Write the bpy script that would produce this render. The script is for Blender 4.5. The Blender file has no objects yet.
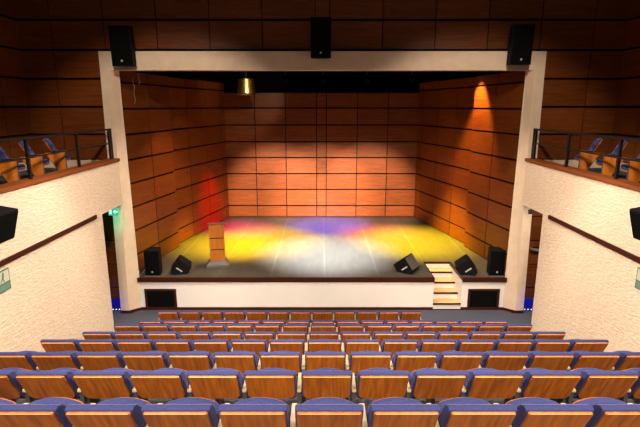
import bpy, bmesh, math, random
from mathutils import Vector, Matrix
random.seed(7)
C = bpy.context.scene.collection
PI = math.pi
R = math.radians

# ------------------------------------------------------------------ materials
def s2l(c):
    return tuple(((v / 255) / 12.92 if v / 255 <= .04045 else ((v / 255 + .055) / 1.055) ** 2.4) for v in c) + (1.0,)

def new_mat(name):
    m = bpy.data.materials.new(name)
    m.use_nodes = True
    nt = m.node_tree
    return m, nt, nt.nodes['Principled BSDF']

def mat_plain(name, col, rough=.5, metal=0., spec=.5, noise=0., nscale=30., bump=0., bscale=200., emit=None, estr=0., sheen=0.):
    m, nt, b = new_mat(name)
    N, L = nt.nodes, nt.links
    b.inputs['Base Color'].default_value = col
    b.inputs['Roughness'].default_value = rough
    b.inputs['Metallic'].default_value = metal
    b.inputs['Specular IOR Level'].default_value = spec
    tc = N.new('ShaderNodeTexCoord')
    if noise:
        n = N.new('ShaderNodeTexNoise'); n.inputs['Scale'].default_value = nscale; n.inputs['Detail'].default_value = 4
        L.new(tc.outputs['Object'], n.inputs['Vector'])
        r = N.new('ShaderNodeValToRGB')
        r.color_ramp.elements[0].position = .3; r.color_ramp.elements[1].position = .7
        r.color_ramp.elements[0].color = tuple(v * (1 - noise) for v in col[:3]) + (1,)
        r.color_ramp.elements[1].color = tuple(min(1, v * (1 + noise)) for v in col[:3]) + (1,)
        L.new(n.outputs['Fac'], r.inputs['Fac']); L.new(r.outputs['Color'], b.inputs['Base Color'])
    if bump:
        n2 = N.new('ShaderNodeTexNoise'); n2.inputs['Scale'].default_value = bscale
        L.new(tc.outputs['Object'], n2.inputs['Vector'])
        bp = N.new('ShaderNodeBump'); bp.inputs['Strength'].default_value = bump; bp.inputs['Distance'].default_value = .01
        L.new(n2.outputs['Fac'], bp.inputs['Height']); L.new(bp.outputs['Normal'], b.inputs['Normal'])
    if sheen:
        b.inputs['Sheen Weight'].default_value = sheen
        b.inputs['Sheen Roughness'].default_value = .4
        b.inputs['Sheen Tint'].default_value = (.75, .65, 1, 1)
    if emit:
        b.inputs['Emission Color'].default_value = emit
        b.inputs['Emission Strength'].default_value = estr
    return m

def mat_wood(name, c1, c2, scale, rough=.42, island=.0, spec=.4, distort=1.5):
    """Wood veneer: noise stretched along the grain (small scale component = grain direction)."""
    m, nt, b = new_mat(name)
    N, L = nt.nodes, nt.links
    tc = N.new('ShaderNodeTexCoord'); mp = N.new('ShaderNodeMapping')
    mp.inputs['Scale'].default_value = scale
    L.new(tc.outputs['Object'], mp.inputs['Vector'])
    geo = N.new('ShaderNodeNewGeometry')
    add = N.new('ShaderNodeVectorMath'); add.operation = 'ADD'
    mul = N.new('ShaderNodeMath'); mul.operation = 'MULTIPLY'; mul.inputs[1].default_value = 37.0
    oi = N.new('ShaderNodeObjectInfo')
    sm = N.new('ShaderNodeMath'); sm.operation = 'ADD'
    L.new(geo.outputs['Random Per Island'], sm.inputs[0]); L.new(oi.outputs['Random'], sm.inputs[1])
    L.new(sm.outputs[0], mul.inputs[0])
    L.new(mp.outputs['Vector'], add.inputs[0]); L.new(mul.outputs[0], add.inputs[1])
    n = N.new('ShaderNodeTexNoise'); n.inputs['Scale'].default_value = 1.0
    n.inputs['Detail'].default_value = 5; n.inputs['Distortion'].default_value = distort
    L.new(add.outputs[0], n.inputs['Vector'])
    r = N.new('ShaderNodeValToRGB')
    r.color_ramp.elements[0].position = .32; r.color_ramp.elements[1].position = .68
    r.color_ramp.elements[0].color = c1; r.color_ramp.elements[1].color = c2
    L.new(n.outputs['Fac'], r.inputs['Fac'])
    hs = N.new('ShaderNodeHueSaturation')
    mr = N.new('ShaderNodeMapRange'); mr.inputs['To Min'].default_value = 1 - island; mr.inputs['To Max'].default_value = 1 + island
    wn = N.new('ShaderNodeTexWhiteNoise'); wn.noise_dimensions = '1D'
    L.new(sm.outputs[0], wn.inputs['W'])
    L.new(wn.outputs['Value'], mr.inputs['Value']); L.new(mr.outputs['Result'], hs.inputs['Value'])
    L.new(r.outputs['Color'], hs.inputs['Color'])
    L.new(hs.outputs['Color'], b.inputs['Base Color'])
    b.inputs['Roughness'].default_value = rough
    b.inputs['Specular IOR Level'].default_value = spec
    return m

def mat_plaster(name, col):
    m, nt, b = new_mat(name)
    N, L = nt.nodes, nt.links
    tc = N.new('ShaderNodeTexCoord'); mp = N.new('ShaderNodeMapping')
    mp.inputs['Rotation'].default_value = (R(-32), 0, 0)
    mp.inputs['Scale'].default_value = (6, 2.4, 8.5)
    L.new(tc.outputs['Object'], mp.inputs['Vector'])
    n = N.new('ShaderNodeTexNoise'); n.inputs['Scale'].default_value = 3.6; n.inputs['Detail'].default_value = 6
    n.inputs['Roughness'].default_value = .62
    L.new(mp.outputs['Vector'], n.inputs['Vector'])
    bp = N.new('ShaderNodeBump'); bp.inputs['Strength'].default_value = .8; bp.inputs['Distance'].default_value = .04
    L.new(n.outputs['Fac'], bp.inputs['Height']); L.new(bp.outputs['Normal'], b.inputs['Normal'])
    r = N.new('ShaderNodeValToRGB')
    r.color_ramp.elements[0].position = .3; r.color_ramp.elements[1].position = .7
    r.color_ramp.elements[0].color = tuple(v * .80 for v in col[:3]) + (1,)
    r.color_ramp.elements[1].color = col
    L.new(n.outputs['Fac'], r.inputs['Fac']); L.new(r.outputs['Color'], b.inputs['Base Color'])
    b.inputs['Roughness'].default_value = .85
    return m

WALLWOOD = mat_wood('wall_veneer', (.128, .030, .0042, 1), (.198, .051, .0085, 1), (1.2, 1.2, 16), rough=.42, spec=.25, island=.13)
GROOVE = mat_plain('dark_groove', (.007, .003, .002, 1), .85, spec=.1)
SEATWOOD = mat_wood('seat_back_veneer', (.30, .078, .006, 1), (.56, .158, .011, 1), (30, 6, .9), rough=.36, island=.10, distort=.25)
LECTWOOD = mat_wood('lectern_veneer', (.50, .15, .018, 1), (.62, .21, .03, 1), (10, 10, 1.5), rough=.35, island=.06)
PALEWOOD = mat_wood('pale_birch', (.62, .42, .22, 1), (.75, .54, .32, 1), (3, 20, 20), rough=.45, island=.05)
EDGEWOOD = mat_wood('ply_edge', (.52, .27, .13, 1), (.60, .33, .17, 1), (3, 20, 20), rough=.45)
ARMWOOD = mat_wood('arm_beech', (.40, .30, .18, 1), (.50, .38, .24, 1), (20, 2, 20), rough=.5, island=.05)
TREADWOOD = mat_wood('tread_oak', (.60, .38, .16, 1), (.74, .50, .24, 1), (2, 20, 20), rough=.45, island=.05)
TRIMWOOD = mat_wood('dark_trim_wood', (.036, .008, .003, 1), (.054, .013, .005, 1), (20, 2, 20), rough=.75, spec=.1)
RAILWOOD = mat_wood('balcony_edge_wood', (.15, .038, .009, 1), (.22, .06, .014, 1), (20, 1.2, 20), rough=.6, spec=.15)
BLUE = mat_plain('blue_upholstery', (.034, .041, .140, 1), .85, noise=.15, nscale=60, bump=.15, bscale=350, sheen=.14, spec=.2)
PLASTER = mat_plaster('cream_stucco', (.84, .65, .48, 1))
FRAMEMAT = mat_plain('cream_paint', (.76, .57, .40, 1), .7, noise=.05, nscale=4, bump=.1, bscale=60)
WHITE = mat_plain('white_paint', (.86, .80, .74, 1), .55, noise=.02, nscale=2)
CARPET = mat_plain('grey_blue_carpet', (.075, .078, .105, 1), .95, noise=.25, nscale=80, bump=.2, bscale=300, spec=.1)
DEEPBLUE = mat_plain('royal_blue', (.012, .02, .36, 1), .9, noise=.2, nscale=60, spec=.1)
BLACK = mat_plain('black_cabinet', (.006, .006, .007, 1), .75, spec=.1, bump=.1, bscale=150)
GRILLE = mat_plain('speaker_grille', (.004, .0045, .0045, 1), .9, spec=.03, metal=0, noise=.4, nscale=250, bump=.3, bscale=400)
GREYGRILLE = mat_plain('grey_grille', (.12, .115, .11, 1), .5, metal=.3, noise=.35, nscale=120, bump=.3, bscale=300)
DARKMETAL = mat_plain('black_steel', (.012, .011, .012, 1), .4, metal=.4)
GREYMETAL = mat_plain('dark_grey_steel', (.06, .058, .06, 1), .5, metal=.2)
LOGO = mat_plain('silver_badge', (.62, .62, .60, 1), .35, metal=.3)
BRASS = mat_plain('brass', (.62, .42, .16, 1), .35, metal=1.0, noise=.1, nscale=6)
VOID = mat_plain('black_masking', (.004, .004, .005, 1), .95, spec=.05)
LECTGREY = mat_plain('lectern_grey_laminate', (.13, .118, .11, 1), .55, noise=.15, nscale=40)
SIGNGREEN = mat_plain('sign_green', (.030, .14, .10, 1), .45)
SIGNWHITE = mat_plain('sign_white', (.50, .50, .38, 1), .5)
SIGNPALE = mat_plain('sign_pale_green', (.11, .21, .16, 1), .5)
EXITGREEN = mat_plain('exit_lit_green', (.02, .3, .2, 1), .4, emit=(.03, .62, .38, 1), estr=.6)
EXITLIT = mat_plain('exit_lit_white', (.6, .9, .8, 1), .4, emit=(.45, 1.0, .78, 1), estr=1.1)
LED = mat_plain('step_led', (.5, .5, .9, 1), .3, emit=(.65, .65, 1, 1), estr=3.0)
GLASSWHITE = mat_plain('opal_glass', (.55, .54, .52, 1), .3)
CABLE = mat_plain('pale_cable', (.45, .38, .33, 1), .6)

def stage_floor_mat():
    m, nt, b = new_mat('stage_vinyl')
    N, L = nt.nodes, nt.links
    tc = N.new('ShaderNodeTexCoord'); mp = N.new('ShaderNodeMapping')
    mp.inputs['Scale'].default_value = (2.2, .5, 1)
    L.new(tc.outputs['Object'], mp.inputs['Vector'])
    n = N.new('ShaderNodeTexNoise'); n.inputs['Scale'].default_value = 3; n.inputs['Detail'].default_value = 7
    L.new(mp.outputs['Vector'], n.inputs['Vector'])
    r = N.new('ShaderNodeValToRGB')
    r.color_ramp.elements[0].position = .3; r.color_ramp.elements[1].position = .72
    r.color_ramp.elements[0].color = (.056, .050, .038, 1); r.color_ramp.elements[1].color = (.074, .068, .054, 1)
    L.new(n.outputs['Fac'], r.inputs['Fac'])
    # joins between the vinyl rolls run up and down stage
    sx = N.new('ShaderNodeSeparateXYZ'); L.new(tc.outputs['Object'], sx.inputs[0])
    a = N.new('ShaderNodeMath'); a.operation = 'ADD'; a.inputs[1].default_value = 100.45
    L.new(sx.outputs['X'], a.inputs[0])
    md = N.new('ShaderNodeMath'); md.operation = 'MODULO'; md.inputs[1].default_value = 1.5
    L.new(a.outputs[0], md.inputs[0])
    lt = N.new('ShaderNodeMath'); lt.operation = 'LESS_THAN'; lt.inputs[1].default_value = .045
    L.new(md.outputs[0], lt.inputs[0])
    f = N.new('ShaderNodeMath'); f.operation = 'MULTIPLY'; f.inputs[1].default_value = .45
    L.new(lt.outputs[0], f.inputs[0])
    mx = N.new('ShaderNodeMix'); mx.data_type = 'RGBA'
    L.new(f.outputs[0], mx.inputs[0]); L.new(r.outputs['Color'], mx.inputs[6])
    mx.inputs[7].default_value = (.12, .115, .10, 1)
    L.new(mx.outputs[2], b.inputs['Base Color'])
    b.inputs['Roughness'].default_value = .5
    b.inputs['Specular IOR Level'].default_value = .35
    return m
STAGEFLOOR = stage_floor_mat()

# ------------------------------------------------------------------ mesh helpers
def add_box(bm, lo, hi, mi=0, M=None):
    x0, y0, z0 = lo; x1, y1, z1 = hi
    vs = [bm.verts.new(Vector(p) if M is None else M @ Vector(p)) for p in
          ((x0, y0, z0), (x1, y0, z0), (x1, y1, z0), (x0, y1, z0), (x0, y0, z1), (x1, y0, z1), (x1, y1, z1), (x0, y1, z1))]
    fs = []
    for q in ((0, 3, 2, 1), (4, 5, 6, 7), (0, 1, 5, 4), (1, 2, 6, 5), (2, 3, 7, 6), (3, 0, 4, 7)):
        f = bm.faces.new([vs[i] for i in q]); f.material_index = mi; fs.append(f)
    return vs, fs

def add_prism(bm, pts, axis_vec, mi=0, M=None):
    """Extrude a closed outline of 3-D points along axis_vec."""
    M = M or Matrix.Identity(4)
    a = [bm.verts.new(M @ Vector(p)) for p in pts]
    b = [bm.verts.new(M @ (Vector(p) + Vector(axis_vec))) for p in pts]
    n = len(pts)
    f = bm.faces.new(a); f.material_index = mi
    f = bm.faces.new(list(reversed(b))); f.material_index = mi
    for i in range(n):
        f = bm.faces.new((a[i], b[i], b[(i + 1) % n], a[(i + 1) % n])); f.material_index = mi

def add_cyl(bm, p, q, r0, r1=None, seg=12, mi=0, caps=True):
    p = Vector(p); q = Vector(q); r1 = r0 if r1 is None else r1
    d = (q - p).normalized()
    u = d.orthogonal().normalized(); v = d.cross(u)
    A = [bm.verts.new(p + (u * math.cos(2 * PI * i / seg) + v * math.sin(2 * PI * i / seg)) * r0) for i in range(seg)]
    B = [bm.verts.new(q + (u * math.cos(2 * PI * i / seg) + v * math.sin(2 * PI * i / seg)) * r1) for i in range(seg)]
    for i in range(seg):
        f = bm.faces.new((A[i], A[(i + 1) % seg], B[(i + 1) % seg], B[i])); f.smooth = True; f.material_index = mi
    if caps:
        f = bm.faces.new(list(reversed(A))); f.material_index = mi
        f = bm.faces.new(B); f.material_index = mi

def obj(name, bm, mats, parent=None, bevel=0., seg=2, smooth=False, loc=None):
    bmesh.ops.recalc_face_normals(bm, faces=bm.faces[:])
    if bevel:
        bmesh.ops.bevel(bm, geom=[e for e in bm.edges if len(e.link_faces) == 2 and e.calc_face_angle(0) > .5],
                        offset=bevel, segments=seg, profile=.5, affect='EDGES', clamp_overlap=True)
    if smooth:
        for f in bm.faces: f.smooth = True
    me = bpy.data.meshes.new(name)
    bm.to_mesh(me); bm.free()
    for m in (mats if isinstance(mats, (list, tuple)) else [mats]): me.materials.append(m)
    o = bpy.data.objects.new(name, me); C.objects.link(o)
    if parent: o.parent = parent
    if loc: o.location = loc
    return o

def box_obj(name, lo, hi, mat, parent=None, bevel=0.):
    bm = bmesh.new(); add_box(bm, lo, hi)
    return obj(name, bm, mat, parent, bevel)

def tag(o, label, cat, group=None, kind=None):
    o['label'] = label; o['category'] = cat
    if group: o['group'] = group
    if kind: o['kind'] = kind
    return o

def thing(name, label, cat, loc=(0, 0, 0), rotz=0., group=None):
    o = bpy.data.objects.new(name, None); C.objects.link(o)
    o.empty_display_size = .2
    o.location = loc; o.rotation_euler = (0, 0, rotz)
    return tag(o, label, cat, group)

def dup(root, loc, rotz=None, label=None, group=None):
    r = root.copy(); C.objects.link(r); r.location = loc
    if rotz is not None: r.rotation_euler = (0, 0, rotz)
    if label: r['label'] = label
    if group: r['group'] = group
    for ch in list(root.children):
        c = ch.copy(); C.objects.link(c); c.parent = r
        for g in ch.children:
            d = g.copy(); C.objects.link(d); d.parent = c
    return r

def rounded(w, z0, z1, rb, rt, n=5, arch=0.):
    """Outline (x, z) of a panel: width w, bottom corner radius rb, top radius rt, arched top edge."""
    P = []
    h = w / 2
    for cx, cz, r, a0 in ((h - rb, z0 + rb, rb, -90), (h - rt, z1 - rt, rt, 0), (-h + rt, z1 - rt, rt, 90), (-h + rb, z0 + rb, rb, 180)):
        for i in range(n + 1):
            a = R(a0 + 90 * i / n)
            P.append([cx + r * math.cos(a), cz + r * math.sin(a)])
        if a0 == 0 and arch:
            for k in range(1, 8):
                x = (h - rt) * (1 - 2 * k / 8)
                P.append([x, z1])
    if arch:
        for p in P:
            t = (p[1] - z0) / (z1 - z0)
            if t > .6: p[1] += arch * (1 - (p[0] / h) ** 2) * (t - .6) / .4
    return P

def panel_wall(name, A, B, us, zs, gap=.035, depth=.03, parent=None, hgap=None, label=None, cat='wall', back=.12):
    """A panelled wall from A to B (plan points, panels on the left-hand side of A->B): dark backing board with separate veneer panels."""
    A = Vector((A[0], A[1], 0)); B = Vector((B[0], B[1], 0))
    d = (B - A); Ln = d.length; d.normalize(); nrm = Vector((-d.y, d.x, 0))
    M = Matrix(((d.x, nrm.x, 0, A.x), (d.y, nrm.y, 0, A.y), (0, 0, 1, 0), (0, 0, 0, 1)))
    hg = hgap if hgap is not None else gap
    bm = bmesh.new()
    add_box(bm, (us[0], -back, zs[0]), (us[-1], 0, zs[-1]), 1)
    for i in range(len(us) - 1):
        for j in range(len(zs) - 1):
            add_box(bm, (us[i] + gap / 2, .0005, zs[j] + hg / 2), (us[i + 1] - gap / 2, depth, zs[j + 1] - hg / 2), 0)
    o = obj(name, bm, [WALLWOOD, GROOVE], parent)
    o.matrix_world = M
    o['kind'] = 'structure'
    if label: o['label'] = label; o['category'] = cat
    return o

def struct(name, bm, mats, label, cat, bevel=0.):
    o = obj(name, bm, mats, None, bevel)
    return tag(o, label, cat, None, 'structure')

# ------------------------------------------------------------------ seating rake
FWD = [10.21, 9.10, 8.00, 6.89, 5.83, 4.83, 3.81, 2.78]      # rows counted from the stage: top of each back, distance from the camera
FLOORZ = [0.0, .30, .745, 1.16, 1.58, 1.95, 2.33, 2.70]
HW = 5.22                                                     # side wall plane
SZ = .95                                                      # stage height
SY = 12.27                                                    # stage front

bm = bmesh.new()
prof = [(-1.2, -.25), (-1.2, FLOORZ[7])]
for i in range(7, 0, -1):
    y = FWD[i - 1] - .42
    prof += [(y, FLOORZ[i]), (y, FLOORZ[i - 1])]
prof += [(SY + .3, 0), (SY + .3, -.25)]
add_prism(bm, [(-HW, y, z) for y, z in prof], (2 * HW, 0, 0))
struct('floor', bm, CARPET, 'stepped hall floor in grey blue carpet under the seat rows', 'floor')

# ------------------------------------------------------------------ chairs
def shell_bm():
    bm = bmesh.new()
    P = rounded(.44, .0, .37, .07, .014)
    add_prism(bm, [(x, 0, z) for x, z in P], (0, .022, 0))
    return bm

LEAN = Matrix.Translation((0, .0, .842)) @ Matrix.Rotation(R(27), 4, 'X') @ Matrix.Translation((0, 0, -.37))
def xf(bm, M):
    bmesh.ops.transform(bm, matrix=M, verts=bm.verts[:]); return bm

def make_chair(name, label, balcony=False):
    t = thing(name, label, 'chair', (0, 0, 0), 0)
    obj('back_panel', xf(shell_bm(), LEAN), SEATWOOD, t, bevel=.004, seg=1)
    bm = bmesh.new()                                            # pale edge of the moulded ply
    add_box(bm, (-.205, -.0008, .367), (.205, .004, .3712))
    obj('top_edge', xf(bm, LEAN), EDGEWOOD, t)['label'] = 'pale plywood edge'
    bm = bmesh.new()
    side_profile = [(.0225, -.02), (.0225, .375), (.042, .379), (.066, .370), (.098, .325), (.118, .25), (.118, .10), (.10, -.02)]
    add_prism(bm, [(-.234, y, z) for y, z in side_profile], (.468, 0, 0))
    obj('backrest', xf(bm, LEAN), BLUE, t, bevel=.016, seg=3, smooth=True)
    # tip-up seat, folded against the backrest, front edge bowed
    S = (Matrix.Translation((0, .20, .455)) @ Matrix.Rotation(R(-86), 4, 'X')) if balcony else Matrix.Translation((0, .318, .40)) @ Matrix.Rotation(R(-3), 4, 'X')
    bm = bmesh.new()
    P = rounded(.455, .0, .245, .05, .05, arch=.06)
    add_prism(bm, [(x, .0, z) for x, z in P], (0, .085, 0))
    obj('seat', xf(bm, S), BLUE, t, bevel=.026, seg=3, smooth=True)
    bm = bmesh.new()
    P = rounded(.43, .02, .23, .05, .05, arch=.055)
    add_prism(bm, [(x, .086, z) for x, z in P], (0, .016, 0))
    obj('seat_pan', xf(bm, S), SEATWOOD, t)
    def side(x, wood):
        bm = bmesh.new()
        add_box(bm, (x - .02, .18, .03), (x + .02, .40, .585))
        add_box(bm, (x - .022, .14, 0), (x + .022, .46, .03))
        obj('standard', bm, GREYMETAL, t)
        bm = bmesh.new()
        add_box(bm, (x - .022, .15, .588), (x + .022, .45, .62))
        obj('armrest', bm, ARMWOOD if not balcony else DARKMETAL, t, bevel=.008)
        if wood:                                                # aisle end: tapering veneered panel under the arm
            bm = bmesh.new(); s = 1 if x > 0 else -1
            add_prism(bm, [(x + s * .026, y, z) for y, z in ((.0, .575), (.38, .575), (.37, .16), (.22, .16))], (s * .025, 0, 0))
            obj('end_panel', bm, SEATWOOD, t, bevel=.004, seg=1)
    return t, side

PITCH = .52
proto, side = make_chair('theatre_chair', '')
side(-PITCH / 2, False)
ends = {}
protoR, sideR = make_chair('theatre_chair', '')                 # last chair of a row also carries the closing armrest
sideR(-PITCH / 2, False); sideR(PITCH / 2, False)

ORD = ['', 'first', 'second', 'third', 'fourth', 'fifth', 'sixth', 'seventh']
ROWN = ['row nearest the stage', 'second row from the stage', 'third row from the stage', 'fourth row from the stage',
        'fourth row from the camera', 'third row from the camera', 'second row from the camera', 'row nearest the camera']
RANGE = [(-7, 4), (-7, 7), (-7, 7), (-7, 7), (-7, 7), (-7, 7), (-6, 6), (-5, 5)]
used = {'a': False, 'b': False}
for r in range(7, -1, -1):
    a, b = RANGE[r]
    for c in range(a, b + 1):
        if c == 0: lab = 'blue theatre chair with wooden back, centre of the ' + ROWN[r]
        else:
            lab = 'blue theatre chair with wooden back, %s from centre towards %s, %s' % (ORD[abs(c)], 'lectern' if c < 0 else 'stairs', ROWN[r])
        loc = (.003 + c * PITCH, FWD[r], FLOORZ[r])
        k = 'b' if c == b else 'a'
        src = protoR if k == 'b' else proto
        g = 'theatre chairs in the ' + ROWN[r]
        if not used[k]:
            src.location = loc; src['label'] = lab; src['group'] = g; used[k] = True
        else:
            dup(src, loc, None, lab, g)

# ------------------------------------------------------------------ side walls, door openings, balconies
DY0, DY1, DZ = 10.85, 12.03, 3.07
for s, nm, sd in ((-1, 'left', 'lectern'), (1, 'right', 'stairs')):
    bm = bmesh.new()
    P = [(-1.2, 0), (DY0, 0), (DY0, DZ), (DY1, DZ), (DY1, 4.19), (-1.2, 4.19)]
    add_prism(bm, [(s * HW, y, z) for y, z in P], (s * .2, 0, 0))
    struct('wall_' + nm, bm, PLASTER, 'cream rough plaster side wall under the balcony on the %s side' % sd, 'wall')
    # wooden edge board on top of the wall
    bm = bmesh.new(); add_box(bm, (min(s * (HW - .045), s * (HW + .26)), -1.2, 4.192), (max(s * (HW - .045), s * (HW + .26)), 12.03, 4.272))
    struct('trim_1' if s < 0 else 'trim_2', bm, RAILWOOD, 'reddish wooden edge board along the balcony front on the %s side' % sd, 'trim', .012)
    # dark rail board on the wall
    bm = bmesh.new(); add_box(bm, (min(s * (HW - .04), s * (HW - .001)), -1.2, 3.045), (max(s * (HW - .04), s * (HW - .001)), 10.52, 3.135))
    struct('trim_3' if s < 0 else 'trim_4', bm, TRIMWOOD, 'dark brown wooden rail board across the plaster wall on the %s side' % sd, 'trim', .006)
    # balcony floor slab
    bm = bmesh.new(); add_box(bm, (min(s * (HW + .201), s * 7.5), -1.2, 3.85), (max(s * (HW + .201), s * 7.5), 12.3, 4.0))
    struct('balcony_floor', bm, CARPET, 'dark carpeted balcony floor on the %s side' % sd, 'floor')
    # balcony outer wall, panelled
    us = [0] + [1.0 + 1.3 * k for k in range(11)]
    zs = [4.20, 4.86, 5.55, 6.24, 6.93, 7.63, 8.33, 9.03]
    L = us[-1]
    if s < 0: panel_wall('wall_balcony_left', (-7.5, 12.3 - 0.0), (-7.5, 12.3 - L), us, zs, .024, label='dark wood panelled outer wall of the lectern side balcony', hgap=.055)
    else: panel_wall('wall_balcony_right', (7.5, 12.3 - L), (7.5, 12.3), [L - u for u in reversed(us)], zs, .024, label='dark wood panelled outer wall of the stairs side balcony', hgap=.055)
    # cream plinth below the panelling
    bm = bmesh.new()
    add_box(bm, (min(s * 7.45, s * 7.55), -1.2, 4.0), (max(s * 7.45, s * 7.55), 12.3, 4.20))
    add_box(bm, (min(s * 5.50, s * 7.449), 12.24, 4.0), (max(s * 5.50, s * 7.449), 12.3, 4.20))
    struct('baseboard_' + nm, bm, FRAMEMAT, 'cream plinth around the balcony floor on the %s side' % sd, 'baseboard')
    # passage behind the door opening
    bm = bmesh.new()
    add_box(bm, (min(s * (HW + .2), s * 7.5), 9.0, -.2), (max(s * (HW + .2), s * 7.5), 13.0, -.001))
    add_box(bm, (min(s * HW, s * (HW + .2)), DY0, -.2), (max(s * HW, s * (HW + .2)), DY1, -.001))
    struct('floor_passage_' + nm, bm, CARPET, 'carpeted passage floor behind the %s side doorway' % sd, 'floor')
    bm = bmesh.new(); add_box(bm, (min(s * 5.57, s * 7.4), 12.28, 0), (max(s * 5.57, s * 7.4), 12.36, .30))  # low board at the passage end with a saturated blue base colour
    struct('trim_6' if s < 0 else 'trim_7', bm, DEEPBLUE, 'saturated blue kick board at the end of the %s side passage' % sd, 'kick board')
    zs2 = [0, .62, 1.3, 1.98, 2.66, 3.34, 3.85]
    us2 = [0, .64, 1.28, 1.92]
    A, B = ((-5.58, 12.4), (-7.5, 12.4)) if s < 0 else ((7.5, 12.4), (5.58, 12.4))
    # (panels face the audience)
    panel_wall('wall_passage_front_' + nm, A, B, us2, zs2, .03, label='wood panelled end wall of the %s side passage' % sd)
    bm = bmesh.new(); add_box(bm, (min(s * 7.5, s * 7.6), 9.0, 0), (max(s * 7.5, s * 7.6), 12.4, 3.85))
    add_box(bm, (min(s * (HW + .2), s * 7.5), 8.9, 0), (max(s * (HW + .2), s * 7.5), 9.0, 3.85))
    struct('wall_passage_' + nm, bm, GROOVE, 'dark inner walls of the %s side passage' % sd, 'wall')

# ------------------------------------------------------------------ front wall above the proscenium
us = [0, .82, 2.12, 3.42, 4.72, 6.02, 7.32, 7.68, 8.98, 10.28, 11.58, 12.88, 14.18, 15.0]
panel_wall('wall_front', (7.5, 12.3), (-7.5, 12.3), us, [6.93, 7.63, 8.33, 9.03], .024, label='dark wood panelled wall above the stage opening', hgap=.055)
panel_wall('wall_front_middle', (5.39, 12.3), (-5.39, 12.3), [0, 10.78], [6.43, 6.93], .024, hgap=.055, label='narrow wood strip right above the cream frame head')
for s, nm, sd in ((-1, 'left', 'lectern'), (1, 'right', 'stairs')):
    A, B = ((-5.40, 12.3), (-7.5, 12.3)) if s < 0 else ((7.5, 12.3), (5.40, 12.3))
    u3 = [0, 1.28, 2.1] if s < 0 else [0, .82, 2.1]
    panel_wall('wall_front_' + nm, A, B, u3, [4.20, 4.86, 5.55, 6.24, 6.93], .024, label='dark wood panelled wall beside the stage opening, %s side' % sd, hgap=.055)

# ------------------------------------------------------------------ proscenium frame
FY, BY = 12.05, 12.28
bm = bmesh.new()
for s in (-1, 1):
    # one column: front face, crease, splayed reveal; the crease leans out slightly towards the floor
    lo = [bm.verts.new((s * x, y, 0)) for x, y in ((5.55, FY), (5.33, FY), (5.05, BY), (5.05, BY + .01), (5.55, BY + .01))]
    hi = [bm.verts.new((s * x, y, 6.43)) for x, y in ((5.47, FY), (5.21, FY), (5.10, BY), (5.10, BY + .01), (5.47, BY + .01))]
    bm.faces.new(lo); bm.faces.new(hi[::-1])
    for k in range(5): bm.faces.new((lo[k], hi[k], hi[(k + 1) % 5], lo[(k + 1) % 5]))
P = [(FY, 6.875), (FY, 6.43), (BY, 6.43), (BY + .01, 6.43), (BY + .01, 6.875)]
# head of the frame
add_prism(bm, [(-5.47, y, z) for y, z in P], (10.94, 0, 0))
struct('proscenium_frame', bm, FRAMEMAT, 'cream plastered frame around the stage opening', 'proscenium frame')

# ------------------------------------------------------------------ stage
SX0, SX1 = 3.10, 3.88
SB = 19.58
bm = bmesh.new()
def slab(bm, x0, x1, y0, y1):
    add_box(bm, (x0, y0, .0), (x1, y1, SZ - .12), 1)
    add_box(bm, (x0, y0 + .06, SZ - .12), (x1, y1, SZ), 0)
YR = 13.62
add_box(bm, (-5.098, SY, 0), (SX0, YR, SZ - .1), 1)
add_box(bm, (SX1, SY, 0), (5.098, YR, SZ - .1), 1)
add_box(bm, (-5.9, YR, 0), (5.9, SB + .2, SZ - .1), 1)
add_box(bm, (-5.098, SY + .02, SZ - .1), (SX0, YR, SZ), 0)
add_box(bm, (SX1, SY + .02, SZ - .1), (5.098, YR, SZ), 0)
add_box(bm, (-5.9, YR, SZ - .1), (5.9, SB + .2, SZ), 0)
struct('stage_platform', bm, [STAGEFLOOR, WHITE], 'raised stage with grey floor and white front', 'stage')
# dark edge boards of the stage lip and the skirting at its foot
bm = bmesh.new()
for x0, x1 in ((-5.095, SX0), (SX1, 5.095)):
    add_box(bm, (x0, SY - .05, SZ - .115), (x1, SY + .019, SZ + .006))
add_box(bm, (SX0 - .03, SY + .02, SZ + .001), (SX0, YR, SZ + .006))
add_box(bm, (SX1, SY + .02, SZ + .001), (SX1 + .03, YR, SZ + .006))
struct('trim_5', bm, TRIMWOOD, 'dark wooden nosing along the stage lip', 'trim')
bm = bmesh.new()
for x0, x1 in ((-5.06, SX0), (SX1, 5.06)): add_box(bm, (x0, SY - .03, 0), (x1, SY - .001, .075))
add_box(bm, (SX0, SY - .03, 0), (SX1, SY - .022, .03))
for s in (-1, 1):
    P = [(5.55, FY - .025), (5.325, FY - .025), (5.02, BY - .02), (5.035, BY - .002), (5.325, FY - .002), (5.55, FY - .002)]
    add_prism(bm, [(s * x, y, 0) for x, y in P], (0, 0, .075))
struct('baseboard_front', bm, TRIMWOOD, 'dark red brown skirting at the foot of the stage', 'baseboard')

# steps up to the stage
st = thing('stage_steps', 'short flight of pale wooden steps with dark nosings set into the stage front', 'steps', ((SX0 + SX1) / 2, SY, 0))
hw = (SX1 - SX0) / 2 - .004
noses = [0, .32, .65, 1.0]
for k, y in enumerate(noses):
    z = .19 * (k + 1)
    y2 = noses[k + 1] if k < 3 else 1.35
    box_obj('riser', (-hw, y + .02, z - .19), (hw, y + .04, z - .035), WHITE, st)
    tr = box_obj('tread', (-hw, y + .012, z - .035), (hw, y2 + .018, z), TREADWOOD, st)
    n = box_obj('nosing', (-hw, y - .012, z - .04), (hw, y + .011, z + .003), TRIMWOOD, tr)
    n['label'] = 'dark nosing'
box_obj('riser', (-hw, 1.32, .76), (hw, 1.345, .90), WHITE, st)
n = box_obj('nosing', (-hw, 1.31, .90), (hw, 1.345, .957), TRIMWOOD, st); n['label'] = 'dark top nosing'

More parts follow.
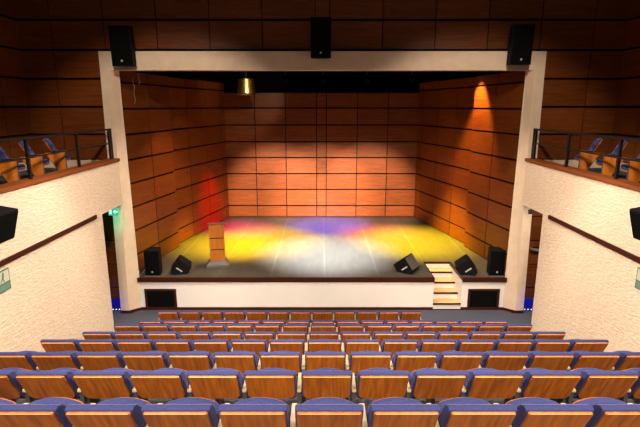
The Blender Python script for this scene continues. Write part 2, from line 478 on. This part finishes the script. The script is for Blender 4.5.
# dark openings in the stage front
for s, sd in ((-1, 'lectern'), (1, 'stairs')):
    v = thing('subwoofer_bay', 'black recessed opening with dark frame in the stage front, %s side' % sd, 'vent', (s * 4.50, SY, 0), 0, 'openings in the stage front')
    w = .44
    bm = bmesh.new()
    add_box(bm, (-w, -.022, .08), (-w + .06, -.002, .62)); add_box(bm, (w - .06, -.022, .08), (w, -.002, .62))
    add_box(bm, (-w + .06, -.022, .56), (w - .06, -.002, .62))
    obj('frame', bm, TRIMWOOD, v)
    bm = bmesh.new(); add_box(bm, (-w + .06, -.010, .08), (w - .06, -.002, .56))
    for k in range(9): add_box(bm, (-w + .07, -.014, .11 + .05 * k), (w - .07, -.0101, .125 + .05 * k))
    obj('grille', bm, VOID, v)

# stage walls
zb = [SZ, 1.455, 2.15, 2.82, 3.49, 4.14, 4.82, 5.50, 6.12]
panel_wall('wall_stage_back', (4.02, SB), (-4.02, SB), [0, .05, 1.30, 2.55, 3.82, 4.22, 5.49, 6.74, 7.99, 8.04], zb, .035, label='warm wood panelled back wall of the stage', hgap=.055)
zside = zb[:-1] + [6.18, 6.5]
def wall_len(a, b): return math.hypot(b[0] - a[0], b[1] - a[1])
p1a, p1b, p2a, p2b = (5.30, 12.66), (4.83, 15.27), (5.00, 15.30), (3.96, 19.60)
L1, L2 = wall_len(p1a, p1b), wall_len(p2a, p2b)
for s, nm, sd in ((-1, 'left', 'lectern'), (1, 'right', 'stairs')):
    u1 = [0, 1.33, L1]; u2 = [0, 1.35, 2.68, 4.0, L2]
    g = lambda p: (s * p[0], p[1])
    if s > 0:
        panel_wall('wall_stage_' + nm, g(p1a), g(p1b), u1, zside, .035, label='wood panelled stage wall nearest the opening, %s side' % sd, hgap=.055)
        panel_wall('wall_stage_rear_' + nm, g(p2a), g(p2b), u2, zside, .035, label='wood panelled stage wall towards the rear, %s side' % sd, hgap=.055)
    else:
        panel_wall('wall_stage_' + nm, g(p1b), g(p1a), [L1 - u for u in reversed(u1)], zside, .035, label='wood panelled stage wall nearest the opening, %s side' % sd, hgap=.055)
        panel_wall('wall_stage_rear_' + nm, g(p2b), g(p2a), [L2 - u for u in reversed(u2)], zside, .035, label='wood panelled stage wall towards the rear, %s side' % sd, hgap=.055)
# dark edge of the folded step between the two wall runs
bm = bmesh.new()
# black stage ceiling and upper masking
add_box(bm, (-6.5, 12.7, 7.3), (6.5, SB + .8, 7.4))
add_box(bm, (-6.5, SB + .5, 6.0), (6.5, SB + .6, 7.3))
for s in (-1, 1): add_box(bm, (min(s * 6.4, s * 6.5), 12.7, 0), (max(s * 6.4, s * 6.5), SB + .6, 7.3))
struct('ceiling', bm, VOID, 'black ceiling and masking above the stage', 'ceiling')
bm = bmesh.new(); add_box(bm, (-4.1, SB - .05, SZ), (4.1, SB - .034, SZ + .05))
struct('baseboard_back', bm, TRIMWOOD, 'dark skirting at the foot of the stage back wall', 'baseboard')

# lighting bar, brass lantern
bar = thing('lighting_bar', 'black lighting bar hung under the stage ceiling', 'lighting bar', (0, 16.2, 6.75))
bm = bmesh.new(); add_cyl(bm, (-4.2, 0, 0), (4.2, 0, 0), .03, seg=10); obj('pipe', bm, DARKMETAL, bar)
for x in (-3.6, 0, 3.6):
    bm = bmesh.new(); add_cyl(bm, (x, 0, .03), (x, 0, .55), .012, seg=8); obj('hanger', bm, DARKMETAL, bar)
bl = thing('brass_lantern', 'brass drum shaped stage lantern hanging near the back wall', 'lamp', (-2.52, 16.2, 5.94))
bm = bmesh.new(); add_cyl(bm, (0, 0, .03), (0, 0, .50), .30, .26, seg=28, caps=False); add_cyl(bm, (0, 0, .50), (0, 0, .535), .26, .14, seg=28)
obj('drum', bm, BRASS, bl, smooth=True)
bm = bmesh.new(); add_cyl(bm, (0, 0, 0), (0, 0, .05), .345, .325, seg=28, caps=False); obj('rim', bm, BRASS, bl, smooth=True)
bm = bmesh.new(); add_cyl(bm, (0, 0, .535), (0, 0, .78), .025, seg=10); obj('clamp', bm, DARKMETAL, bl)
for k, (x, lab) in enumerate(((-1.2, 'black stage spotlight on the bar beside the brass lantern'), (.05, 'black stage spotlight on the middle of the bar'), (1.5, 'black stage spotlight on the bar right of the middle one'), (3.0, 'black stage spotlight at the stairs end of the bar'))):
    sp = thing('stage_spotlight', lab, 'spotlight', (x, 16.2, 6.38), 0, 'spotlights on the lighting bar')
    bm = bmesh.new(); add_cyl(bm, (0, -.02, 0), (0, .16, .16), .10, .085, seg=16); obj('housing', bm, VOID, sp)
    bm = bmesh.new(); add_cyl(bm, (0, .07, .2), (0, 0, .34), .018, seg=8); obj('yoke', bm, DARKMETAL, sp)

# two loose pale cables behind the head of the frame
for x, z0, z1, lab in ((-4.93, 5.62, 6.28, 'thin pale cable hanging by the lectern side wall, longer one'), (-4.78, 6.12, 6.4, 'short thin pale cable hanging just under the frame head')):
    bm = bmesh.new()
    pts = [Vector((x + .02 * math.sin(4 * k), 12.72, z1 + (z0 - z1) * k / 6)) for k in range(7)]
    for k in range(6): add_cyl(bm, pts[k], pts[k + 1], .006, seg=6)
    tag(obj('hanging_cable', bm, CABLE), lab, 'cable')

# ------------------------------------------------------------------ lectern
le = thing('lectern', 'tall orange wooden lectern with dark bands on a grey stepped base', 'lectern', (-3.10, 13.36, SZ), R(10))
bm = bmesh.new()
add_prism(bm, [(-.33, -.26, 0), (.33, -.26, 0), (.33, .24, 0), (-.33, .24, 0)], (0, 0, .07))
obj('plinth', bm, LECTGREY, le, .006)
bm = bmesh.new()
a = [(-.31, -.24, .071), (.31, -.24, .071), (.31, .22, .071), (-.31, .22, .071)]; b_ = [(-.23, -.17, .17), (.23, -.17, .17), (.23, .17, .17), (-.23, .17, .17)]
va = [bm.verts.new(p) for p in a]; vb = [bm.verts.new(p) for p in b_]
bm.faces.new(va[::-1]); bm.faces.new(vb)
for i in range(4): bm.faces.new((va[i], va[(i + 1) % 4], vb[(i + 1) % 4], vb[i]))
obj('base', bm, LECTGREY, le)
zz = [.172, .50, .53, .845, .875, 1.20]
for k in range(3):
    box_obj('body_block', (-.215, -.16, zz[2 * k]), (.215, .16, zz[2 * k + 1]), LECTWOOD, le, .006)
    if k < 2:
        box_obj('band', (-.2, -.15, zz[2 * k + 1]), (.2, .15, zz[2 * k + 2]), TRIMWOOD, le)['label'] = 'dark recessed band'
bm = bmesh.new()
add_prism(bm, [(-.25, -.19, 1.29), (-.25, .22, 1.205), (-.25, .22, 1.235), (-.25, -.19, 1.32)], (.56, 0, 0))
obj('reading_desk', bm, LECTGREY, le, .004)
bm = bmesh.new(); add_prism(bm, [(-.21, -.155, 1.20), (-.21, .155, 1.20), (-.21, -.155, 1.275)], (.42, 0, 0)); obj('desk_support', bm, LECTWOOD, le)

# ------------------------------------------------------------------ loudspeakers
def cabinet_speaker(name, label, loc, w, d, h, tilt, group, mount, rotz=0.):
    t = thing(name, label, 'loudspeaker', loc, rotz, group)
    T = Matrix.Rotation(tilt, 4, 'X')
    bm = bmesh.new()
    P = [(-w / 2, -d / 2), (w / 2, -d / 2), (w * .36, d / 2), (-w * .36, d / 2)]
    add_prism(bm, [(x, y, 0) for x, y in P], (0, 0, h)); xf(bm, T)
    obj('cabinet', bm, BLACK, t, .012)
    bm = bmesh.new()
    add_box(bm, (-w / 2 + .02, -d / 2 - .016, .03), (w / 2 - .02, -d / 2 - .001, h - .03)); xf(bm, T)
    obj('grille', bm, GRILLE, t, .004)
    bm = bmesh.new()
    add_box(bm, (-.02, -d / 2 - .022, .10), (.02, -d / 2 - .0165, .145)); xf(bm, T)
    obj('badge', bm, LOGO, t)['label'] = 'small silver badge'
    bm = bmesh.new()
    if mount == 'wall':
        add_box(bm, (-.05, d / 2 + .002, h * .45), (.05, d / 2 + .06, h * .60))
        add_box(bm, (-.14, d / 2 + .06, h * .40), (.14, d / 2 + .10, h * .66))
        obj('bracket', bm, DARKMETAL, t)
        for x in (-.12, .12):
            bm = bmesh.new(); add_cyl(bm, (x, 0, h + .0), (x, .02, h + .035), .016, seg=8); obj('eyebolt', bm, GREYMETAL, t)
    else:
        add_box(bm, (-w * .5, -d / 2 - .07, 0), (w * .5, -d / 2 - .025, .02))
        obj('foot_plate', bm, LECTGREY, t)['label'] = 'grey plate at the foot'
    return t
WSY = 11.78
for x, z, lab in ((-4.71, 6.50, 'black loudspeaker over the lectern side corner of the cream frame'), (-0.04, 6.68, 'black loudspeaker over the middle of the cream frame head'), (4.66, 6.53, 'black loudspeaker over the stairs side corner of the cream frame')):
    cabinet_speaker('wall_loudspeaker', lab, (x, WSY, z), .50 if abs(x) > 1 else .48, .40, .90, R(4), 'loudspeakers above the stage frame', 'wall')
# brackets reach the frame: a bar behind each speaker
for x, lab in ((-4.72, 'black loudspeaker standing on the stage lip by the lectern side column'), (4.86, 'black loudspeaker standing on the stage lip by the stairs side column')):
    cabinet_speaker('stage_loudspeaker', lab, (x, 12.58, SZ), .42, .38, .74, 0, 'loudspeakers standing on the stage', 'floor')

def wedge(label, loc, rotz, grmat, side=1, k=1.):
    t = thing('stage_monitor', label, 'stage monitor', loc, rotz, 'wedge monitors on the stage')
    def pr(pts, y, dy, nm, m, bev=0.):
        bm = bmesh.new()
        add_prism(bm, [(side * k * p[0], k * y, k * p[1]) for p in pts], (0, k * dy, 0))
        return obj(nm, bm, m, t, bev)
    # cross-section in x-z, length along y: sloping baffle faces side * x
    pr([(-.20, .0), (.20, .0), (.27, .10), (-.01, .46), (-.33, .20)], -.28, .56, 'cabinet', BLACK, .012)
    a = Vector((.27, .10)); b = Vector((-.01, .46)); d = (b - a).normalized(); n = Vector((d.y, -d.x))
    a2 = a + d * .03 + n * .003; b2 = b - d * .03 + n * .003
    pr([a2, b2, b2 + n * .012, a2 + n * .012], -.25, .50, 'grille', grmat)
    c = Vector((.02, .155)); e = Vector((.776, .631)) * .10; f = Vector((-.631, .776)) * .02
    pr([c - e - f, c + e - f, c + e + f, c - e + f], -.281, -.004, 'badge', LOGO)['label'] = 'silver name strip on the end'
    return t
wedge('black wedge monitor on the stage lip beside the lectern side loudspeaker', (-4.05, 12.76, SZ), R(14), BLACK, -1, .95)
wedge('black wedge monitor with grey grille near the top of the steps', (2.46, 12.84, SZ), R(-33), GREYGRILLE)
wedge('black wedge monitor between the steps and the loudspeaker', (4.12, 12.72, SZ), R(-12), BLACK)

# side wall speakers on the plaster, near the camera
for s, sd in ((-1, 'lectern'), (1, 'stairs')):
    t = thing('surround_loudspeaker', 'black loudspeaker on the plaster wall above the rail, %s side' % sd, 'loudspeaker', (s * (HW + .002), 7.02, 3.50), 0, 'loudspeakers on the side walls')
    bm = bmesh.new()
    P = [(s * -.09, .0), (s * -.30, .02), (s * -.44, .50), (s * -.12, .56)]
    add_prism(bm, [(x, -.32, z) for x, z in P], (0, .5, 0)); obj('cabinet', bm, BLACK, t, .012)
    a = Vector((s * -.30, 0, .02)); b = Vector((s * -.44, 0, .50)); d = (b - a).normalized(); n = Vector((d.z * -s, 0, abs(d.x))) * -1 if False else Vector((-s * abs(d.z), 0, -abs(d.x)))
    a2 = a + d * .03 + n * .002; b2 = b - d * .03 + n * .002
    bm = bmesh.new(); add_prism(bm, [(a2.x, -.30, a2.z), (b2.x, -.30, b2.z), (b2.x + n.x * .012, -.30, b2.z + n.z * .012), (a2.x + n.x * .012, -.30, a2.z + n.z * .012)], (0, .46, 0)); obj('grille', bm, GRILLE, t)
    bm = bmesh.new(); add_box(bm, (min(s * -.095, 0), -.13, .2), (max(s * -.095, 0), -.01, .32)); obj('bracket', bm, DARKMETAL, t)

# ------------------------------------------------------------------ signs
for s, y0, sd in ((-1, 6.95, 'lectern'), (1, 6.98, 'stairs')):
    t = thing('safety_sign', 'small green and white pictogram sign under the rail board, %s side wall' % sd, 'sign', (s * (HW - .001), y0, 2.61), 0, 'pictogram signs on the side walls')
    def sb(nm, y, yy, z, zz_, d0, d1, m):
        return box_obj(nm, (min(-s * d0, -s * d1), y, z), (max(-s * d0, -s * d1), yy, zz_), m, t)
    sb('board', 0, .42, 0, .36, 0, .012, SIGNGREEN)
    sb('white_field', .02, .40, .15, .34, .0122, .015, SIGNWHITE)
    sb('pale_strip', .02, .40, .02, .125, .0122, .015, SIGNPALE)
    bm = bmesh.new()                                              # running figure and arrow
    def q(pts): add_prism(bm, [(-s * .0152, y, z) for y, z in pts], (-s * .002, 0, 0))
    q([(.25, .285), (.28, .285), (.285, .31), (.265, .325), (.245, .31)])
    q([(.22, .22), (.26, .215), (.285, .28), (.245, .285)])
    q([(.22, .22), (.24, .215), (.20, .165), (.17, .165)])
    q([(.24, .22), (.26, .215), (.285, .165), (.265, .16)])
    q([(.06, .24), (.12, .28), (.12, .255), (.17, .255), (.17, .225), (.12, .225), (.12, .20)])
    obj('pictogram', bm, SIGNGREEN, t)

ex = thing('exit_sign', 'glowing green exit sign under the lintel of the lectern side doorway', 'exit sign', (-5.30, 11.62, 2.86))
box_obj('housing', (-.13, 0, 0), (.12, .06, .18), EXITGREEN, ex, .006)
bm = bmesh.new()
def q(pts): add_prism(bm, [(x, -.002, z) for x, z in pts], (0, -.004, 0))
q([(-.10, .04), (-.04, .04), (-.04, .16), (-.10, .16)])
q([(0, .10), (.05, .15), (.05, .12), (.11, .12), (.11, .08), (.05, .08), (.05, .05)])
obj('pictogram', bm, EXITLIT, ex)
box_obj('bracket', (-.02, .02, .181), (.02, .04, .209), DARKMETAL, ex)
ex2 = thing('exit_sign', 'unlit grey sign box under the lintel of the stairs side doorway', 'exit sign', (5.36, 11.75, 2.864))
box_obj('housing', (-.07, 0, 0), (.07, .05, .12), GREYMETAL, ex2, .006)
box_obj('bracket', (-.02, .02, .121), (.02, .04, .205), DARKMETAL, ex2)

sc_ = thing('wall_sconce', 'half bowl opal wall lamp on the passage panelling, stairs side', 'lamp', (5.86, 12.37, 1.80))
bm = bmesh.new()
for i in range(7):
    pass
rings = []
for j in range(6):
    a = PI / 2 * j / 5
    rings.append([bm.verts.new((.17 * math.cos(a) * math.cos(PI + PI * k / 12), .17 * math.cos(a) * math.sin(PI + PI * k / 12), -.13 * math.sin(a))) for k in range(13)])
for j in range(5):
    for k in range(12):
        try: bm.faces.new((rings[j][k], rings[j][k + 1], rings[j + 1][k + 1], rings[j + 1][k]))
        except ValueError: pass
bmesh.ops.remove_doubles(bm, verts=bm.verts[:], dist=.0005)
obj('shade', bm, GLASSWHITE, sc_, smooth=True)
box_obj('back_plate', (-.09, -.001, -.10), (.09, .0, .01), DARKMETAL, sc_)

for s, sd in ((-1, 'lectern'), (1, 'stairs')):
    t = thing('step_light', 'row of small white lights at the foot of the %s side passage' % sd, 'step light', (s * 5.62, 12.22, 0), 0, 'step lights in the doorways')
    box_obj('housing', (-.28, 0, 0), (.28, .05, .05), DARKMETAL, t)
    bm = bmesh.new()
    for k in range(6): add_box(bm, (-.24 + .09 * k, -.004, .02), (-.21 + .09 * k, -.0005, .04))
    obj('lamp', bm, LED, t)

# ------------------------------------------------------------------ balcony railings and seats
for s, sd in ((-1, 'lectern'), (1, 'stairs')):
    X = s * (HW + .10)
    t = thing('balcony_railing', 'black steel two bar railing on the %s side balcony edge' % sd, 'railing', (X, 0, 4.274), 0, 'balcony railings')
    for y in (11.93, 11.84, 10.25, 8.47, 6.7, 4.9):
        bm = bmesh.new(); add_box(bm, (-.026, y - .026, 0), (.026, y + .026, .71)); obj('post', bm, DARKMETAL, t)
    bm = bmesh.new(); add_box(bm, (-.03, 3.0, .711), (.03, 11.956, .75)); obj('top_rail', bm, DARKMETAL, t)
    ys = [3.0, 4.874, 4.926, 6.674, 6.726, 8.444, 8.496, 10.224, 10.276, 11.814]
    bm = bmesh.new()
    for k in range(0, 10, 2): add_box(bm, (-.014, ys[k] + .001, .37), (.014, ys[k + 1] - .001, .40))
    obj('middle_rail', bm, DARKMETAL, t)

bal = None
for s, sd in ((-1, 'lectern'), (1, 'stairs')):
    b0, sf = make_chair('balcony_chair', '', True)
    sf(-PITCH / 2 * s, True)
    for k, y in enumerate((10.55, 9.68, 8.85)):
        lab = 'blue balcony chair with wooden end panel, %s from the stage, %s side' % (('nearest', 'second', 'third')[k] + (' row' if k else ''), sd)
        loc = (s * 6.19, y - .05, 4.0)
        if k == 0:
            b0.location = loc; b0.rotation_euler = (0, 0, s * R(59)); b0['label'] = lab; b0['group'] = 'chairs on the %s side balcony' % sd
        else: dup(b0, loc, None, lab)

# ------------------------------------------------------------------ light
W = bpy.data.worlds.new('World'); bpy.context.scene.world = W
W.use_nodes = True
W.node_tree.nodes['Background'].inputs[0].default_value = (1, .82, .62, 1)
W.node_tree.nodes['Background'].inputs[1].default_value = .10

def spot(name, loc, target, power, color, angle, blend=.5, radius=.1):
    d = bpy.data.lights.new(name, 'SPOT'); d.energy = power; d.color = color
    d.spot_size = R(angle); d.spot_blend = blend; d.shadow_soft_size = radius
    o = bpy.data.objects.new(name, d); C.objects.link(o); o.location = loc
    o.rotation_euler = (Vector(target) - Vector(loc)).to_track_quat('-Z', 'Y').to_euler()
    return o
WARM = (1, .85, .69)
# house downlights
for y in (1.5, 5.0, 8.5):
    for x in (-2.6, 2.6):
        spot('house_light', (x, y, 8.8), (x * .9, y + .4, 0), 950, WARM, 82, .8, .25)
# house lights over the rear seats, shining forward over the rows
for x in (-3.0, 0, 3.0):
    spot('rear_house_light', (x, -2.5, 9.2), (x * .8, 6.6, 1.2), 2900, WARM, 50, .8, .3)
# fill spots added to brighten the plaster walls, each from across the hall
for s in (-1, 1):
    for y in (5.5, 9.0):
        spot('wall_fill', (-s * 2.5, y, 8.6), (s * 5.2, y + .6, 1.2), 3000, WARM, 53, .5, .2)
# frame washers
for s in (-1, 1):
    spot('frame_washer', (s * 2.5, 5.0, 8.6), (s * 4.0, 12.1, 3.4), 1350, WARM, 56, .5, .2)
# stage: warm front wash through the opening onto the back wall
for x in (-2.4, 0, 2.4):
    spot('front_wash', (x * .6, 3.2, 8.9), (x * .8, 19.5, 1.55), 44000 if x else 36000, (1, .72, .50), 17, .7, .15)
# stage: coloured lamps
spot('amber_wall', (4.40, 14.75, 6.9), (5.06, 15.1, 2.2), 1800, (1, .52, .12), 60, .6, .05)
spot('amber_wall', (2.6, 14.6, 6.5), (4.8, 15.6, 2.0), 380, (1, .62, .30), 62, .8, .05)
spot('amber_wall', (-2.2, 14.2, 6.5), (-5.0, 14.6, 1.0), 850, (1, .60, .22), 70, 1, .05)
spot('red_wall', (-2.2, 16.6, 6.2), (-4.3, 18.1, 1.0), 3800, (1, .01, .015), 30, 1, .05)
spot('magenta_floor', (-2.0, 16.0, 6.2), (-3.0, 17.5, SZ), 12000, (1, .01, .22), 34, 1, .05)
spot('yellow_floor', (-2.3, 15.6, 6.2), (-3.2, 15.5, SZ), 12500, (1, .66, .0), 46, 1, .05)
spot('yellow_floor', (-1.2, 15.8, 6.2), (-2.0, 15.9, SZ), 14500, (1, .58, .0), 54, 1, .05)
spot('blue_floor', (.05, 16.0, 6.2), (.25, 18.2, SZ), 15000, (.02, .04, 1), 40, 1, .05)
spot('red_floor', (1.5, 16.0, 6.2), (2.1, 16.8, SZ), 11000, (1, .10, .07), 42, 1, .05)
spot('yellow_floor', (2.7, 16.0, 6.2), (3.2, 15.9, SZ), 16000, (1, .72, .0), 54, 1, .05)
spot('white_floor', (.05, 15.2, 6.4), (.2, 14.7, SZ), 14250, (.86, .93, 1), 52, 1, .1)
spot('stage_wash', (-2.0, 13.6, 6.4), (-2.0, 13.8, SZ), 450, (1, .85, .65), 90, 1, .1)
spot('stage_wash', (2.0, 13.6, 6.4), (2.0, 13.8, SZ), 450, (1, .85, .65), 90, 1, .1)
spot('lantern_fill', (-1.7, 13.4, 6.3), (-2.5, 16.2, 6.2), 300, (1, .8, .5), 40, .5, .05)  # fill spot added to brighten the brass lantern
# passages
for s in (-1, 1):
    spot('blue_passage', (s * 6.7, 10.8, 1.2), (s * 5.75, 12.4, 0.25), 80, (.04, .05, 1), 40, .6, .05)
spot('passage_light', (6.4, 10.6, 3.6), (5.9, 12.4, 1.4), 160, WARM, 80, .6, .1)
p = bpy.data.lights.new('exit_glow', 'POINT'); p.energy = 4; p.color = (.1, 1, .65); p.shadow_soft_size = .05
po = bpy.data.objects.new('exit_glow', p); C.objects.link(po); po.location = (-5.36, 11.7, 2.62)

# ------------------------------------------------------------------ camera
cam = bpy.data.cameras.new('Camera'); co = bpy.data.objects.new('Camera', cam); C.objects.link(co)
cam.sensor_width = 36; cam.lens = 470 / 640 * 36
co.location = (-.06, 0, 5.56)
co.rotation_euler = (PI / 2 - math.atan(107 / 470), 0, 0)
cam.clip_end = 100; cam.clip_start = .05
sc = bpy.context.scene
sc.camera = co
sc.view_settings.view_transform = 'Standard'
sc.view_settings.look = 'None'
sc.view_settings.gamma = 1
sc.view_settings.exposure = 0
